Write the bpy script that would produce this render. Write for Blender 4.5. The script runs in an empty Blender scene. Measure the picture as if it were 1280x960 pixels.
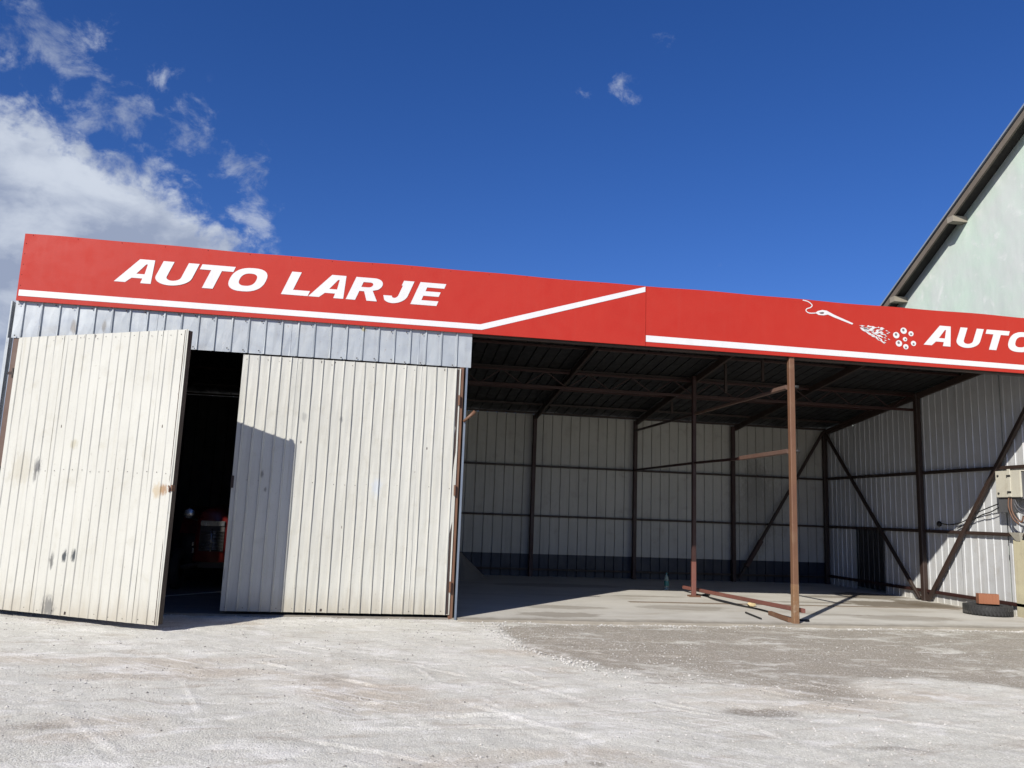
import bpy, bmesh, math, random
import numpy as np
from mathutils import Vector, Matrix
random.seed(7); rng = np.random.default_rng(11)
sc = bpy.context.scene; COL = sc.collection; D = bpy.data
R = math.radians

# ------------------------------------------------------------------ camera
cam_d = D.cameras.new('camera'); cam = D.objects.new('camera', cam_d); COL.objects.link(cam)
CAM = Vector((5.432, -12.332, 1.6)); yaw, pit, rol = R(-8.928), R(9.168), R(2.185)
fw = Vector((-math.sin(yaw)*math.cos(pit), math.cos(yaw)*math.cos(pit), math.sin(pit)))
rt = Vector((math.cos(yaw), math.sin(yaw), 0)); up = rt.cross(fw)
cr = math.cos(rol)*rt + math.sin(rol)*up; cu = -math.sin(rol)*rt + math.cos(rol)*up
cam.matrix_world = Matrix(((cr.x, cu.x, -fw.x, CAM.x), (cr.y, cu.y, -fw.y, CAM.y), (cr.z, cu.z, -fw.z, CAM.z), (0, 0, 0, 1)))
cam_d.sensor_width = 36; cam_d.lens = 992.5/1280*36; cam_d.clip_end = 3000; cam_d.clip_start = .05
sc.camera = cam

# ------------------------------------------------------------------ sun, sky, exposure
SUN_AZ, SUN_EL = R(40.14), R(33.1)            # the light travels towards this azimuth (from +y towards +x)
s = Vector((math.cos(SUN_EL)*math.sin(SUN_AZ), math.cos(SUN_EL)*math.cos(SUN_AZ), -math.sin(SUN_EL)))
sun_d = D.lights.new('sun', 'SUN'); sun_d.energy = 5.0; sun_d.angle = R(.53); sun_d.color = (1, .955, .865)
sun = D.objects.new('sun', sun_d); COL.objects.link(sun)
sun.rotation_euler = s.to_track_quat('-Z', 'Y').to_euler(); sun.location = (-10, -20, 25)
sc.view_settings.view_transform = 'Standard'; sc.view_settings.look = 'None'
sc.view_settings.exposure = 0.4; sc.view_settings.gamma = 1
sc.render.engine = 'CYCLES'

class NT:
    """small node-graph writer"""
    def __init__(self, tree): self.t = tree; self.n = tree.nodes; self.l = tree.links
    def put(self, sock, v):
        if hasattr(v, 'is_output') or isinstance(v, bpy.types.NodeSocket): self.l.new(v, sock)
        elif v is not None:
            if sock.type == 'RGBA' and len(v) == 3: v = (*v, 1)
            sock.default_value = v
    def node(self, kind, **kw):
        n = self.n.new(kind)
        for k, v in kw.items(): setattr(n, k, v)
        return n
    def math(self, op, a, b=None, c=None, clamp=False):
        n = self.node('ShaderNodeMath', operation=op, use_clamp=clamp)
        self.put(n.inputs[0], a)
        if b is not None: self.put(n.inputs[1], b)
        if c is not None: self.put(n.inputs[2], c)
        return n.outputs[0]
    def vmath(self, op, a, b=None):
        n = self.node('ShaderNodeVectorMath', operation=op); self.put(n.inputs[0], a)
        if b is not None: self.put(n.inputs[1], b)
        return n.outputs['Value'] if op in ('DOT_PRODUCT', 'DISTANCE', 'LENGTH') else n.outputs[0]
    def noise(self, vec, scale, detail=5, rough=.55, dist=0., out=0):
        n = self.node('ShaderNodeTexNoise'); self.put(n.inputs['Vector'], vec)
        n.inputs['Scale'].default_value = scale; n.inputs['Detail'].default_value = detail
        n.inputs['Roughness'].default_value = rough; n.inputs['Distortion'].default_value = dist
        return n.outputs[out]
    def ramp(self, f, a, b, lo=0., hi=1.):
        n = self.node('ShaderNodeMapRange', interpolation_type='SMOOTHSTEP'); self.put(n.inputs[0], f)
        n.inputs[1].default_value = a; n.inputs[2].default_value = b; n.inputs[3].default_value = lo; n.inputs[4].default_value = hi
        return n.outputs[0]
    def mix(self, f, a, b, blend='MIX'):
        n = self.node('ShaderNodeMix', data_type='RGBA', blend_type=blend)
        self.put(n.inputs[0], f); self.put(n.inputs[6], a); self.put(n.inputs[7], b)
        return n.outputs[2]
    def scale(self, v, sx, sy, sz): return self.vmath('MULTIPLY', v, (sx, sy, sz))
    def bump(self, h, strength, dist=.01, normal=None):
        n = self.node('ShaderNodeBump'); self.put(n.inputs['Height'], h)
        n.inputs['Strength'].default_value = strength; n.inputs['Distance'].default_value = dist
        if normal is not None: self.l.new(normal, n.inputs['Normal'])
        return n.outputs[0]

W = D.worlds.new('World'); sc.world = W; W.use_nodes = True
g = NT(W.node_tree); g.n.clear()
sky = g.node('ShaderNodeTexSky', sky_type='NISHITA'); sky.sun_disc = False
sky.sun_elevation = SUN_EL; sky.sun_rotation = SUN_AZ + math.pi
sky.altitude = 0; sky.air_density = 1.0; sky.dust_density = .25; sky.ozone_density = 4.0
SKY_STRENGTH = .064
dirv = g.vmath('NORMALIZE', g.node('ShaderNodeTexCoord').outputs['Generated'])
hs = g.node('ShaderNodeHueSaturation'); hs.inputs['Saturation'].default_value = 1.22; hs.inputs['Value'].default_value = .9
g.l.new(sky.outputs[0], hs.inputs['Color'])
n1 = g.noise(dirv, 7.0, 9, .56, .25)
n2 = g.noise(g.scale(dirv, 1, 1, 1.5), 20, 8, .6, .4)
nn = g.math('ADD', g.math('MULTIPLY', g.math('SUBTRACT', n1, .5), 1.0), g.math('MULTIPLY', g.math('SUBTRACT', n2, .5), .4))
P = Vector((-.0869, .0683, -.2311)).normalized()
s1 = g.vmath('DOT_PRODUCT', dirv, tuple(P))                          # below the upper edge of the bank
s2 = g.vmath('DOT_PRODUCT', dirv, tuple(Vector((-math.cos(R(-9.6)), math.sin(R(-9.6)), 0))))  # left of its right end
bank = g.math('SMOOTH_MIN', s1, s2, .03)
f_bank = g.math('ADD', g.math('MULTIPLY', bank, 4.6), nn)
def blob(d, rad, amp):
    dd = g.vmath('DISTANCE', dirv, tuple(Vector(d).normalized()))
    return g.math('MULTIPLY', g.ramp(dd, 0, rad, 1, 0), amp)
n5 = g.noise(dirv, 26, 10, .62, .5)
f_bank = g.math('ADD', f_bank, g.math('MULTIPLY', g.math('SUBTRACT', n5, .5), .35))
d_bank = g.ramp(f_bank, -.01, .17)
wis = None
for d, rad, amp in [((-.390,.790,.475),.10,.50), ((-.335,.82,.462),.10,.50), ((-.300,.858,.418),.11,.50), ((-.250,.883,.397),.10,.52), ((-.36,.845,.405),.08,.36),
                    ((-.200,.903,.382),.085,.48), ((-.178,.907,.382),.07,.46), ((-.160,.935,.318),.085,.52), ((-.148,.940,.308),.06,.48),
                    ((.215,.848,.486),.045,.34), ((.230,.845,.482),.045,.33), ((.262,.833,.488),.05,.32), ((.243,.836,.497),.05,.34), ((.263,.81,.526),.05,.31), ((.28,.80,.53),.05,.34), ((.41,.866,.287),.05,.32)]:
    b = blob(d, rad, amp); wis = b if wis is None else g.math('MAXIMUM', wis, b)
n4 = g.noise(g.scale(dirv, 1, 1, 1.3), 17, 12, .64, .3)
wn = g.math('ADD', g.math('MULTIPLY', nn, 1.1), g.math('MULTIPLY', g.math('SUBTRACT', n4, .5), 2.1))
d_wis = g.math('MULTIPLY', g.ramp(g.math('ADD', g.math('SUBTRACT', wis, .40), g.math('MULTIPLY', wn, .85)), -.10, .36), g.ramp(wis, .03, .24))
d_wis = g.math('MULTIPLY', d_wis, .66)
dens = g.math('MAXIMUM', d_bank, d_wis, clamp=True)
n3 = g.noise(g.scale(dirv, 1, 1, 1.8), 9, 7, .55, .3)
deep = g.ramp(bank, .0, .13)
n6 = g.noise(g.scale(dirv, 1, 1, 1.6), 21, 8, .58, .4)
lit = g.math('ADD', g.ramp(g.math('ADD', g.math('MULTIPLY', n3, .72), g.math('MULTIPLY', n6, .28)), .34, .64), g.math('MULTIPLY', deep, -.26), clamp=True)
skyc = g.vmath('MULTIPLY', hs.outputs[0], (.90, .94, 1.40))
cloud = g.mix(lit, (3.7, 4.4, 6.1), (7.6, 8.3, 9.5))
col = g.mix(dens, skyc, cloud)
bg = g.node('ShaderNodeBackground'); g.l.new(col, bg.inputs[0]); bg.inputs[1].default_value = SKY_STRENGTH
g.l.new(bg.outputs[0], g.node('ShaderNodeOutputWorld').inputs[0])

# ------------------------------------------------------------------ materials
def material(name):
    m = D.materials.new(name); m.use_nodes = True; g = NT(m.node_tree)
    return m, g, g.n['Principled BSDF']
def worn(name, base, alt, rough=.5, metal=0., dirt=None, dirt_amt=.5, streak=.5, spots=None, spot_amt=0., dents=.25, grain=.1, var=.05, stains=(), base_dirt=None, spec=.5, k=.68):
    """painted or bare sheet metal, plaster, timber: two tones, vertical streaks, spots, dents and an own tone per piece"""
    t_ = lambda q: tuple(x*k for x in q) if q else q
    base, alt, dirt, spots = t_(base), t_(alt), t_(dirt), t_(spots)
    if base_dirt: base_dirt = (t_(base_dirt[0]), base_dirt[1])
    m, g, p = material(name)
    pos = g.node('ShaderNodeNewGeometry').outputs['Position']
    c = g.mix(g.ramp(g.noise(pos, .9, 6, .6), .3, .72), base, alt)
    rnd = g.node('ShaderNodeObjectInfo').outputs['Random']
    v = g.math('MULTIPLY_ADD', rnd, 2*var, 1-var)
    c = g.mix(1., c, g.node('ShaderNodeCombineColor').outputs[0], 'MULTIPLY') if False else c
    hsv = g.node('ShaderNodeHueSaturation'); g.l.new(c, hsv.inputs['Color']); g.l.new(v, hsv.inputs['Value']); c = hsv.outputs[0]
    if dirt:
        st = g.noise(g.scale(pos, 14, 14, .7), 1., 6, .65)
        c = g.mix(g.math('MULTIPLY', g.ramp(st, .5, .8), streak), c, dirt)
        c = g.mix(g.math('MULTIPLY', g.ramp(g.noise(pos, 3.2, 8, .65, .4), .52, .78), dirt_amt), c, dirt)
        c = g.mix(g.math('MULTIPLY', g.ramp(g.noise(pos, 45, 4, .6), .55, .8), dirt_amt*.5), c, dirt)
    if base_dirt:
        z = g.node('ShaderNodeSeparateXYZ'); g.l.new(pos, z.inputs[0])
        zz = g.math('ADD', z.outputs[2], g.math('MULTIPLY', g.noise(g.scale(pos, 9, 9, 2), 1, 5), -.5))
        c = g.mix(g.ramp(zz, -.3, .22, base_dirt[1], 0), c, base_dirt[0])
    if spots:
        c = g.mix(g.math('MULTIPLY', g.ramp(g.noise(pos, 16, 6, .6), .66, .74), spot_amt), c, spots)
        c = g.mix(g.math('MULTIPLY', g.ramp(g.noise(g.scale(pos, 1, 1, .6), 70, 3, .5), .68, .74), spot_amt), c, spots)
    for (sx, sy, sz, r, tone, amt, flat) in stains:
        q = g.vmath('SUBTRACT', pos, (sx, sy, sz)); q = g.scale(q, 1, 1, flat)
        dd = g.math('ADD', g.vmath('LENGTH', q), g.math('MULTIPLY', g.math('SUBTRACT', g.noise(g.scale(pos, 26, 26, 9), 1, 5, .7), .5), r*1.8))
        c = g.mix(g.ramp(dd, r*.35, r, amt, 0), c, t_(tone))
    g.l.new(c, p.inputs['Base Color'])
    p.inputs['Metallic'].default_value = metal; p.inputs['Specular IOR Level'].default_value = spec
    g.l.new(g.ramp(g.noise(pos, 5, 5), .25, .75, rough-.08, rough+.12), p.inputs['Roughness'])
    b1 = g.bump(g.noise(g.scale(pos, 1, 1, .55), 2.3, 2, .4), dents, .05)
    b2 = g.bump(g.noise(pos, 90, 4, .6), grain, .004, b1)
    g.l.new(b2, p.inputs['Normal'])
    return m
DIRT = (.30, .25, .18); RUST = (.20, .085, .035)
M = {}
M['cream'] = worn('cream_paint', (.785,.778,.715), (.735,.725,.66), .42, 0, (.50,.45,.33), .34, .30, (.16,.09,.05), .35, dents=.22, var=.025, base_dirt=((.52,.46,.36), .7), stains=[
    (.74,-.46,1.98,.085,(.10,.10,.11),.75,.6), (.72,-.45,1.86,.05,(.12,.12,.13),.6,.4), (1.34,-.78,.80,.06,(.05,.06,.07),.95,.55), (1.48,-.86,.82,.06,(.05,.06,.07),.95,.6), (1.15,-.68,.72,.045,(.1,.1,.1),.8,.3),
    (1.19,-.70,.14,.15,(.16,.16,.16),.75,.9), (1.27,-.75,2.29,.075,(.62,.58,.45),.8,.8), (2.68,-1.51,1.72,.07,(.42,.22,.08),.8,.7), (2.58,-1.46,1.70,.09,(.60,.45,.25),.6,.7), (.5,-.3,1.95,.28,(.60,.55,.43),.45,.9),
    (4.75,0,2.9,.035,(.2,.2,.2),.6,.5), (5.35,0,1.9,.1,(.72,.78,.85),.7,.5), (3.66,0,2.02,.035,(.16,.15,.14),.7,.5), (3.72,0,1.80,.03,(.16,.15,.14),.7,.5), (4.2,0,2.9,.05,(.3,.3,.3),.5,.5)], k=.575)
M['galv'] = worn('galvanised_steel', (.51,.545,.575), (.45,.485,.515), .42, .25, (.34,.32,.29), .4, .3, RUST, .5, dents=.35, var=.05, stains=[(.80,0,4.05,.06,(.20,.15,.10),.6,.4), (1.22,0,4.1,.05,(.2,.17,.13),.6,.4), (5.0,0,4.33,.05,(.35,.30,.12),.8,1)], k=0.72)
M['wallin'] = worn('dull_cream_sheet', (.60,.585,.53), (.54,.53,.48), .5, 0, (.30,.27,.22), .45, .4, RUST, .25, dents=.3, var=.06, stains=[(15.6,8.2,2.0,1.0,(.32,.31,.27),.6,.7), (15.5,8.2,2.75,.45,(.28,.27,.24),.5,.5)], k=0.66)
M['wallright'] = worn('pale_grey_sheet', (.62,.635,.65), (.55,.56,.575), .42, .1, (.40,.36,.30), .45, .45, RUST, .3, dents=.3, var=.05, base_dirt=((.5,.46,.38), .5), k=0.78)
M['darkin'] = worn('shade_dark_sheet', (.05,.05,.05), (.04,.04,.04), .7, 0, dents=.3)  # near-black colour carries the shade inside the garage
M['navy'] = worn('dark_blue_sheet', (.030,.042,.075), (.042,.05,.075), .5, 0, (.10,.095,.085), .5, .4, dents=.3, var=.15, k=0.45)
M['blackp'] = worn('black_panel', (.02,.022,.026), (.03,.03,.034), .5, 0, (.09,.08,.07), .4, .4, dents=.3, k=0.6)
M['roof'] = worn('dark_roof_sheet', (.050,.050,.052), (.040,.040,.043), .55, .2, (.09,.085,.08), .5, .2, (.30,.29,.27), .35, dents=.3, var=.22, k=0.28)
M['red'] = worn('red_sign_paint', (.53,.034,.021), (.51,.033,.0205), .52, 0, (.56,.15,.12), .05, .05, dents=.07, grain=.03, var=.0, spec=.22)
M['white'] = worn('white_sign_paint', (.82,.82,.83), (.78,.78,.80), .5, 0, (.6,.55,.5), .25, .2, dents=.1, var=.0, k=0.7)
M['greyprint'] = worn('grey_print', (.22,.18,.18), (.18,.15,.15), .5, 0, dents=0, var=0)
M['rust'] = worn('rusty_brown_paint', (.30,.145,.075), (.235,.10,.055), .62, 0, (.42,.27,.16), .6, .5, (.10,.05,.03), .6, dents=.2, grain=.4, var=.08, k=0.43)
M['rustend'] = worn('flaking_rust', (.30,.16,.075), (.22,.11,.06), .75, 0, (.66,.60,.46), .85, .2, (.09,.05,.03), .8, dents=.3, grain=.8, var=.05, k=0.58)
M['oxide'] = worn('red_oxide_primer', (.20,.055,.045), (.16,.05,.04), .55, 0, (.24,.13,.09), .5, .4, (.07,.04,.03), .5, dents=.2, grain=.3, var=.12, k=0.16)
M['pinkox'] = worn('faded_sunlit_primer', (.37,.13,.10), (.30,.115,.09), .6, 0, (.45,.28,.2), .5, .4, RUST, .5, dents=.2, grain=.3, k=0.44)  # red of the long bar, and painted sunlight on the middle post
M['brown'] = worn('brown_steel', (.115,.065,.05), (.09,.052,.04), .55, 0, (.2,.14,.1), .45, .4, (.05,.03,.02), .5, dents=.2, grain=.3, var=.12, k=0.27)
M['purlin'] = worn('weathered_steel', (.26,.16,.12), (.22,.12,.09), .6, 0, (.35,.25,.2), .4, .3, dents=.2, grain=.3, k=0.42)
M['bluegrey'] = worn('blue_grey_channel', (.25,.30,.37), (.22,.26,.33), .4, .3, (.2,.18,.16), .4, .3, dents=.1)
M['mint'] = worn('mint_plaster', (.62,.76,.66), (.66,.70,.68), .92, 0, (.84,.86,.84), .95, .15, (.46,.55,.49), .5, dents=.5, grain=1., var=0, k=0.72)
M['timber'] = worn('weathered_timber', (.175,.145,.115), (.13,.105,.085), .85, 0, (.25,.22,.18), .6, .3, (.05,.04,.03), .5, dents=.2, grain=.8, var=.1)
M['timberpale'] = worn('pale_sawn_timber', (.36,.32,.26), (.30,.265,.21), .85, 0, (.2,.17,.13), .5, .3, dents=.2, grain=.8)
M['zincroof'] = worn('blue_grey_roofing', (.36,.42,.50), (.31,.37,.45), .45, .3, dents=.1)
M['soffit'] = worn('dark_underlay', (.03,.027,.025), (.04,.035,.03), .8)
M['board'] = worn('pale_yellow_board', (.66,.61,.42), (.58,.53,.37), .7, 0, (.4,.35,.25), .5, .5, dents=.1, base_dirt=((.35,.3,.2), .6))
M['cab'] = worn('cabinet_paint', (.70,.67,.56), (.64,.61,.52), .45, 0, (.42,.36,.27), .4, .35, RUST, .4, dents=.1, var=0)
M['cabgrey'] = worn('cabinet_grey', (.12,.12,.125), (.10,.10,.105), .5, 0, dents=.1)
M['rubber'] = worn('tyre_rubber', (.028,.028,.030), (.04,.039,.038), .75, 0, (.16,.15,.135), .55, .2, dents=.1, grain=.5, k=0.6)
M['clay'] = worn('terracotta', (.44,.17,.085), (.38,.15,.08), .85, 0, (.5,.33,.24), .4, .3, dents=.15, grain=.8, k=0.6)
M['copper'] = worn('brown_cable', (.30,.15,.085), (.25,.12,.07), .5, 0, dents=0, k=.4)
M['black'] = worn('black_cable', (.016,.016,.018), (.022,.022,.022), .55, 0, dents=0, k=0.7)
M['greycab'] = worn('grey_cable', (.11,.11,.12), (.09,.09,.10), .5, 0, dents=0)
M['whiteline'] = worn('plain_white', (.7,.7,.68), (.6,.6,.58), .5, 0, dents=0)
M['tractorred'] = worn('tractor_red_paint', (.36,.025,.022), (.28,.022,.02), .35, 0, (.12,.06,.05), .45, .3, dents=.05, k=0.35)
M['chrome'] = worn('dull_chrome', (.62,.63,.66), (.55,.56,.58), .2, .9, dents=.0)
M['iron'] = worn('dark_iron', (.04,.04,.042), (.055,.05,.048), .55, .3, (.12,.1,.08), .4, .2, dents=.05)
M['screw'] = worn('screw_heads', (.05,.04,.035), (.07,.05,.04), .5, .4, dents=0)
M['sand'] = worn('grey_sand', (.36,.34,.31), (.30,.28,.26), .95, 0, (.45,.43,.4), .5, .1, dents=.5, grain=1., k=0.5)
M['lump'] = worn('cream_rubble', (.66,.55,.33), (.55,.42,.22), .85, 0, (.3,.18,.08), .6, .2, dents=.3, grain=.8, k=0.85)
def glass(name, col, rough):
    m, g, p = material(name); p.inputs['Base Color'].default_value = (*col, 1); p.inputs['Roughness'].default_value = rough
    p.inputs['Transmission Weight'].default_value = .85; p.inputs['IOR'].default_value = 1.35
    pos = g.node('ShaderNodeNewGeometry').outputs['Position']
    g.l.new(g.bump(g.noise(pos, 40, 3), .2, .005), p.inputs['Normal'])
    return m
M['pet'] = glass('clear_plastic', (.62,.78,.74), .12)
M['lens'] = glass('lamp_glass', (.9,.92,.95), .06)
M['teal'] = worn('teal_print', (.03,.24,.22), (.03,.2,.2), .5, 0, dents=0)

# ------------------------------------------------------------------ object helpers
def link(name, me, mat=None, parent=None, loc=None, rot=None):
    o = D.objects.new(name, me); COL.objects.link(o)
    if mat is not None and me is not None and not me.materials: me.materials.append(M[mat] if isinstance(mat, str) else mat)
    if parent: o.parent = parent
    if loc is not None: o.location = loc
    if rot is not None: o.rotation_euler = rot
    return o
def thing(name, label, cat, loc=(0,0,0), rot=(0,0,0), group=None):
    o = link(name, None, loc=loc, rot=rot); return tag(o, label, cat, group)
def tag(o, label, cat, group=None):
    o['label'] = label; o['category'] = cat
    if group: o['group'] = group
    return o
def node(name, parent, loc=(0,0,0), rot=(0,0,0)): return link(name, None, parent=parent, loc=loc, rot=rot)
def mesh(name, v, f, smooth=False):
    me = D.meshes.new(name); me.from_pydata([tuple(x) for x in v], [], f); me.update()
    if smooth: me.shade_smooth()
    return me
class MB:
    def __init__(s): s.v = []; s.f = []
    def add(s, v, f):
        o = len(s.v); s.v += [tuple(x) for x in v]; s.f += [tuple(i+o for i in q) for q in f]; return s
    def box(s, a, b):
        (x0,y0,z0), (x1,y1,z1) = a, b
        return s.add([(x0,y0,z0),(x1,y0,z0),(x1,y1,z0),(x0,y1,z0),(x0,y0,z1),(x1,y0,z1),(x1,y1,z1),(x0,y1,z1)],
                     [(3,2,1,0),(4,5,6,7),(0,1,5,4),(1,2,6,5),(2,3,7,6),(3,0,4,7)])
    def beam(s, p, q, w, h, refv=(0,0,1), ch=.12):
        """chamfered bar from p to q, w across and h along refv"""
        p, q = Vector(p), Vector(q); d = (q-p).normalized(); r = Vector(refv)
        if abs(d.dot(r)) > .98: r = Vector((0,1,0))
        x = d.cross(r).normalized(); y = x.cross(d); c = min(w, h)*ch; a, b = w/2, h/2
        pr = [(-a+c,-b),(a-c,-b),(a,-b+c),(a,b-c),(a-c,b),(-a+c,b),(-a,b-c),(-a,-b+c)]
        v = [p+x*i+y*j for i, j in pr]+[q+x*i+y*j for i, j in pr]
        return s.add(v, [(i,(i+1)%8,8+(i+1)%8,8+i) for i in range(8)]+[tuple(range(7,-1,-1)), tuple(range(8,16))])
    def tube(s, pts, r, n=8, caps=True):
        pts = [Vector(p) for p in pts]; rings = []
        x = None; base = len(s.v)
        for i, p in enumerate(pts):
            d = (pts[min(i+1, len(pts)-1)]-pts[max(i-1, 0)]).normalized()
            if x is None: x = d.orthogonal().normalized()
            x = (x-d*x.dot(d)).normalized(); y = d.cross(x)
            rr = r[i] if isinstance(r, (list, tuple)) else r
            s.v += [tuple(p+x*math.cos(2*math.pi*k/n)*rr+y*math.sin(2*math.pi*k/n)*rr) for k in range(n)]
        for i in range(len(pts)-1):
            for k in range(n):
                a = base+i*n+k; b = base+i*n+(k+1)%n; s.f.append((a, b, b+n, a+n))
        if caps:
            s.f.append(tuple(base+k for k in range(n-1, -1, -1))); s.f.append(tuple(base+(len(pts)-1)*n+k for k in range(n)))
        return s
    def lathe(s, prof, c=(0,0,0), axis='z', n=24):
        base = len(s.v); c = Vector(c)
        for r, h in prof:
            for k in range(n):
                a = 2*math.pi*k/n; x, y = r*math.cos(a), r*math.sin(a)
                s.v.append(tuple(c+(Vector((x,y,h)) if axis == 'z' else Vector((h,x,y)) if axis == 'x' else Vector((x,h,y)))))
        for i in range(len(prof)-1):
            for k in range(n):
                a = base+i*n+k; b = base+i*n+(k+1)%n; s.f.append((a, b, b+n, a+n))
        return s
    def build(s, name, mat, parent=None, smooth=False, loc=None, rot=None):
        return link(name, mesh(name, s.v, s.f, smooth), mat, parent, loc, rot)
def beam(name, p, q, w, h, mat, parent, refv=(0,0,1)): return MB().beam(p, q, w, h, refv).build(name, mat, parent)
def box(name, a, b, mat, parent=None): return MB().box(a, b).build(name, mat, parent)
def bevel(o, w=.01, seg=2):
    bm = bmesh.new(); bm.from_mesh(o.data); bmesh.ops.bevel(bm, geom=bm.edges[:], offset=w, segments=seg, affect='EDGES'); bm.to_mesh(o.data); bm.free(); return o

def ribbed(w, h, pitch, rib=.038, depth=.02, first=None, nz=6, wob=.0015, slope=0.):
    """trapezoid-ribbed steel sheet: x 0..w, z 0..h, ribs towards -y, 1.2 mm thick, slightly buckled"""
    xs = [(0., 0.)]; x = pitch*.5 if first is None else first
    while x+rib < w-.002:
        t = rib*.28
        xs += [(x, 0), (x+t, -depth), (x+rib-t, -depth), (x+rib, 0)]
        m1 = x+rib+(pitch-rib)*.5
        if m1 < w-.01: xs.append((m1, 0))
        x += pitch
    xs.append((w, 0)); n = len(xs); v = []
    for side in (0, .0012):
        for j in range(nz+1):
            for i, (a, b) in enumerate(xs):
                k = math.sin(j*1.7+i*2.3)*wob+math.sin(j*.9+i*.7)*wob
                v.append((a, b+side+k, (h+slope*a)*j/nz))
    f = []; m = n*(nz+1)
    for j in range(nz):
        for i in range(n-1):
            a = j*n+i
            f.append((a, a+1, a+1+n, a+n)); f.append((m+a, m+a+n, m+a+1+n, m+a+1))
    for i in range(n-1):
        f.append((m+i, m+i+1, i+1, i)); t = nz*n+i; f.append((t, t+1, m+t+1, m+t))
    for j in range(nz):
        a = j*n; f.append((a, a+n, m+a+n, m+a)); a = j*n+n-1; f.append((m+a, m+a+n, a+n, a))
    return mesh('ribbed_sheet', v, f)
def screws(name, pts, parent, out=(0,-1,0), r=.008):
    mb = MB(); o = Vector(out); x = o.orthogonal().normalized(); y = o.cross(x)
    for p in pts:
        p = Vector(p)
        mb.add([p+x*r*math.cos(k*math.pi/3)+y*r*math.sin(k*math.pi/3) for k in range(6)]+[p+o*.006], [(i,(i+1)%6,6) for i in range(6)])
    ob = mb.build(name, 'screw', parent); ob['kind'] = 'stuff'; return ob

# ------------------------------------------------------------------ value noise for the terrain
def vnoise(x, y, seed=0):
    xi, yi = np.floor(x).astype(np.int64), np.floor(y).astype(np.int64); xf, yf = x-xi, y-yi
    u, v = xf*xf*(3-2*xf), yf*yf*(3-2*yf)
    def h(a, b):
        n = (a*374761393+b*668265263+seed*1442695041) & 0x7fffffff; n = ((n ^ (n >> 13))*1274126177) & 0x7fffffff
        return ((n ^ (n >> 16)) & 0xffff)/65535.
    return (h(xi,yi)*(1-u)+h(xi+1,yi)*u)*(1-v)+(h(xi,yi+1)*(1-u)+h(xi+1,yi+1)*u)*v
def fbm(x, y, o=4, seed=0):
    t = 0; a = .5
    for i in range(o): t = t+a*vnoise(x*2**i+i*17.3, y*2**i-i*9.1, seed+i); a *= .5
    return t
def sstep(a, b, x): t = np.clip((x-a)/(b-a), 0, 1); return t*t*(3-2*t)

# ------------------------------------------------------------------ ground: one sheet out to the horizon
def axis(a, b, step, far):
    core = np.arange(a, b+1e-6, step); out = []; d = step
    x = b
    while x < far: d *= 1.35; x += d; out.append(x)
    lo = []; d = step; x = a
    while x > -far: d *= 1.35; x -= d; lo.append(x)
    return np.array(lo[::-1]+list(core)+out)
gx, gy = axis(.5, 14.5, .026, 1500), axis(-7.5, .4, .026, 1500)
X, Y = np.meshgrid(gx, gy)
near = sstep(40, 10, np.hypot(X-8, Y+4))
def patch_mask(X, Y):
    edge = 7.05+np.clip(-Y-.2, 0, 4)*.22+(fbm(X*1.1, Y*1.1, 4, 3)-.47)*1.1
    low = -4.35-.03*(X-8)+(fbm(X*.8+9, Y*.8, 4, 8)-.47)*2.6
    return sstep(-.12, .16, X-edge)*sstep(-.3, .35, Y-low)*sstep(.05, -.25, Y+.1)
def rut(X, Y, x0, y0, x1, y1, w):
    d = np.array([x1-x0, y1-y0]); L = np.hypot(*d); d /= L
    a = (X-x0)*d[0]+(Y-y0)*d[1]; b = -(X-x0)*d[1]+(Y-y0)*d[0]
    return np.exp(-(b/w)**2)*sstep(-.2, .3, a)*sstep(L+.2, L-.3, a)
def height(X, Y):
    p = patch_mask(X, Y)
    h = -.035+.020*(fbm(X*.7, Y*.7, 3, 1)-.5)+.030*(fbm(X*2.6, Y*2.6, 4, 2)-.47)+.012*(fbm(X*11, Y*11, 2, 5)-.4)*(1-.55*p)
    h -= .016*p
    for q in RUTS: h += (.011*rut(X, Y, *q)-.007*rut(X, Y+.07, *q))*(.2+1.6*(fbm(X*2.5, Y*2.5, 3, 61)-.2))
    h += .02*np.exp(-((Y+.30)/.09)**2)*sstep(6.8, 7.4, X)*(1.6*fbm(X*4, Y*4, 3, 6)-.35)
    h -= .02*np.exp(-(((X-8.82)/.5)**2+((Y+5.45)/.28)**2))
    return h
_rr = random.Random(5)
RUTS = [(x, y, x+L*math.cos(a), y+L*math.sin(a), w) for x, y, L, a, w in [(_rr.uniform(2.6, 9.5), _rr.uniform(-6.8, -2.2), _rr.uniform(.3, 1.3), R(_rr.choice((-42, -38, -47, 8, 14, -75))+_rr.uniform(-7, 7)), _rr.uniform(.010, .026)) for _ in range(46)]]
RUTS += [(4.2,-3.3,5.6,-4.6,.035), (6.7,-4.1,7.4,-5.2,.04), (3.2,-5.6,3.9,-6.6,.04), (6.2,-5.1,7.1,-6.3,.05), (4.9,-2.6,5.0,-3.4,.03), (7.0,-1.2,7.9,-3.3,.09), (8.0,-3.7,10.5,-5.2,.05), (9.6,-5.6,10.8,-6.4,.05)]
Z = height(X, Y)*near+(-.035)*(1-near)
Z = np.where((Y > .5), np.minimum(Z, -.05), Z)
V = np.stack([X, Y, Z], -1).reshape(-1, 3); ny, nx = X.shape
idx = np.arange(ny*nx).reshape(ny, nx)
F = np.stack([idx[:-1,:-1], idx[:-1,1:], idx[1:,1:], idx[1:,:-1]], -1).reshape(-1, 4)
me = D.meshes.new('ground'); me.vertices.add(len(V)); me.vertices.foreach_set('co', V.ravel())
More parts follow.
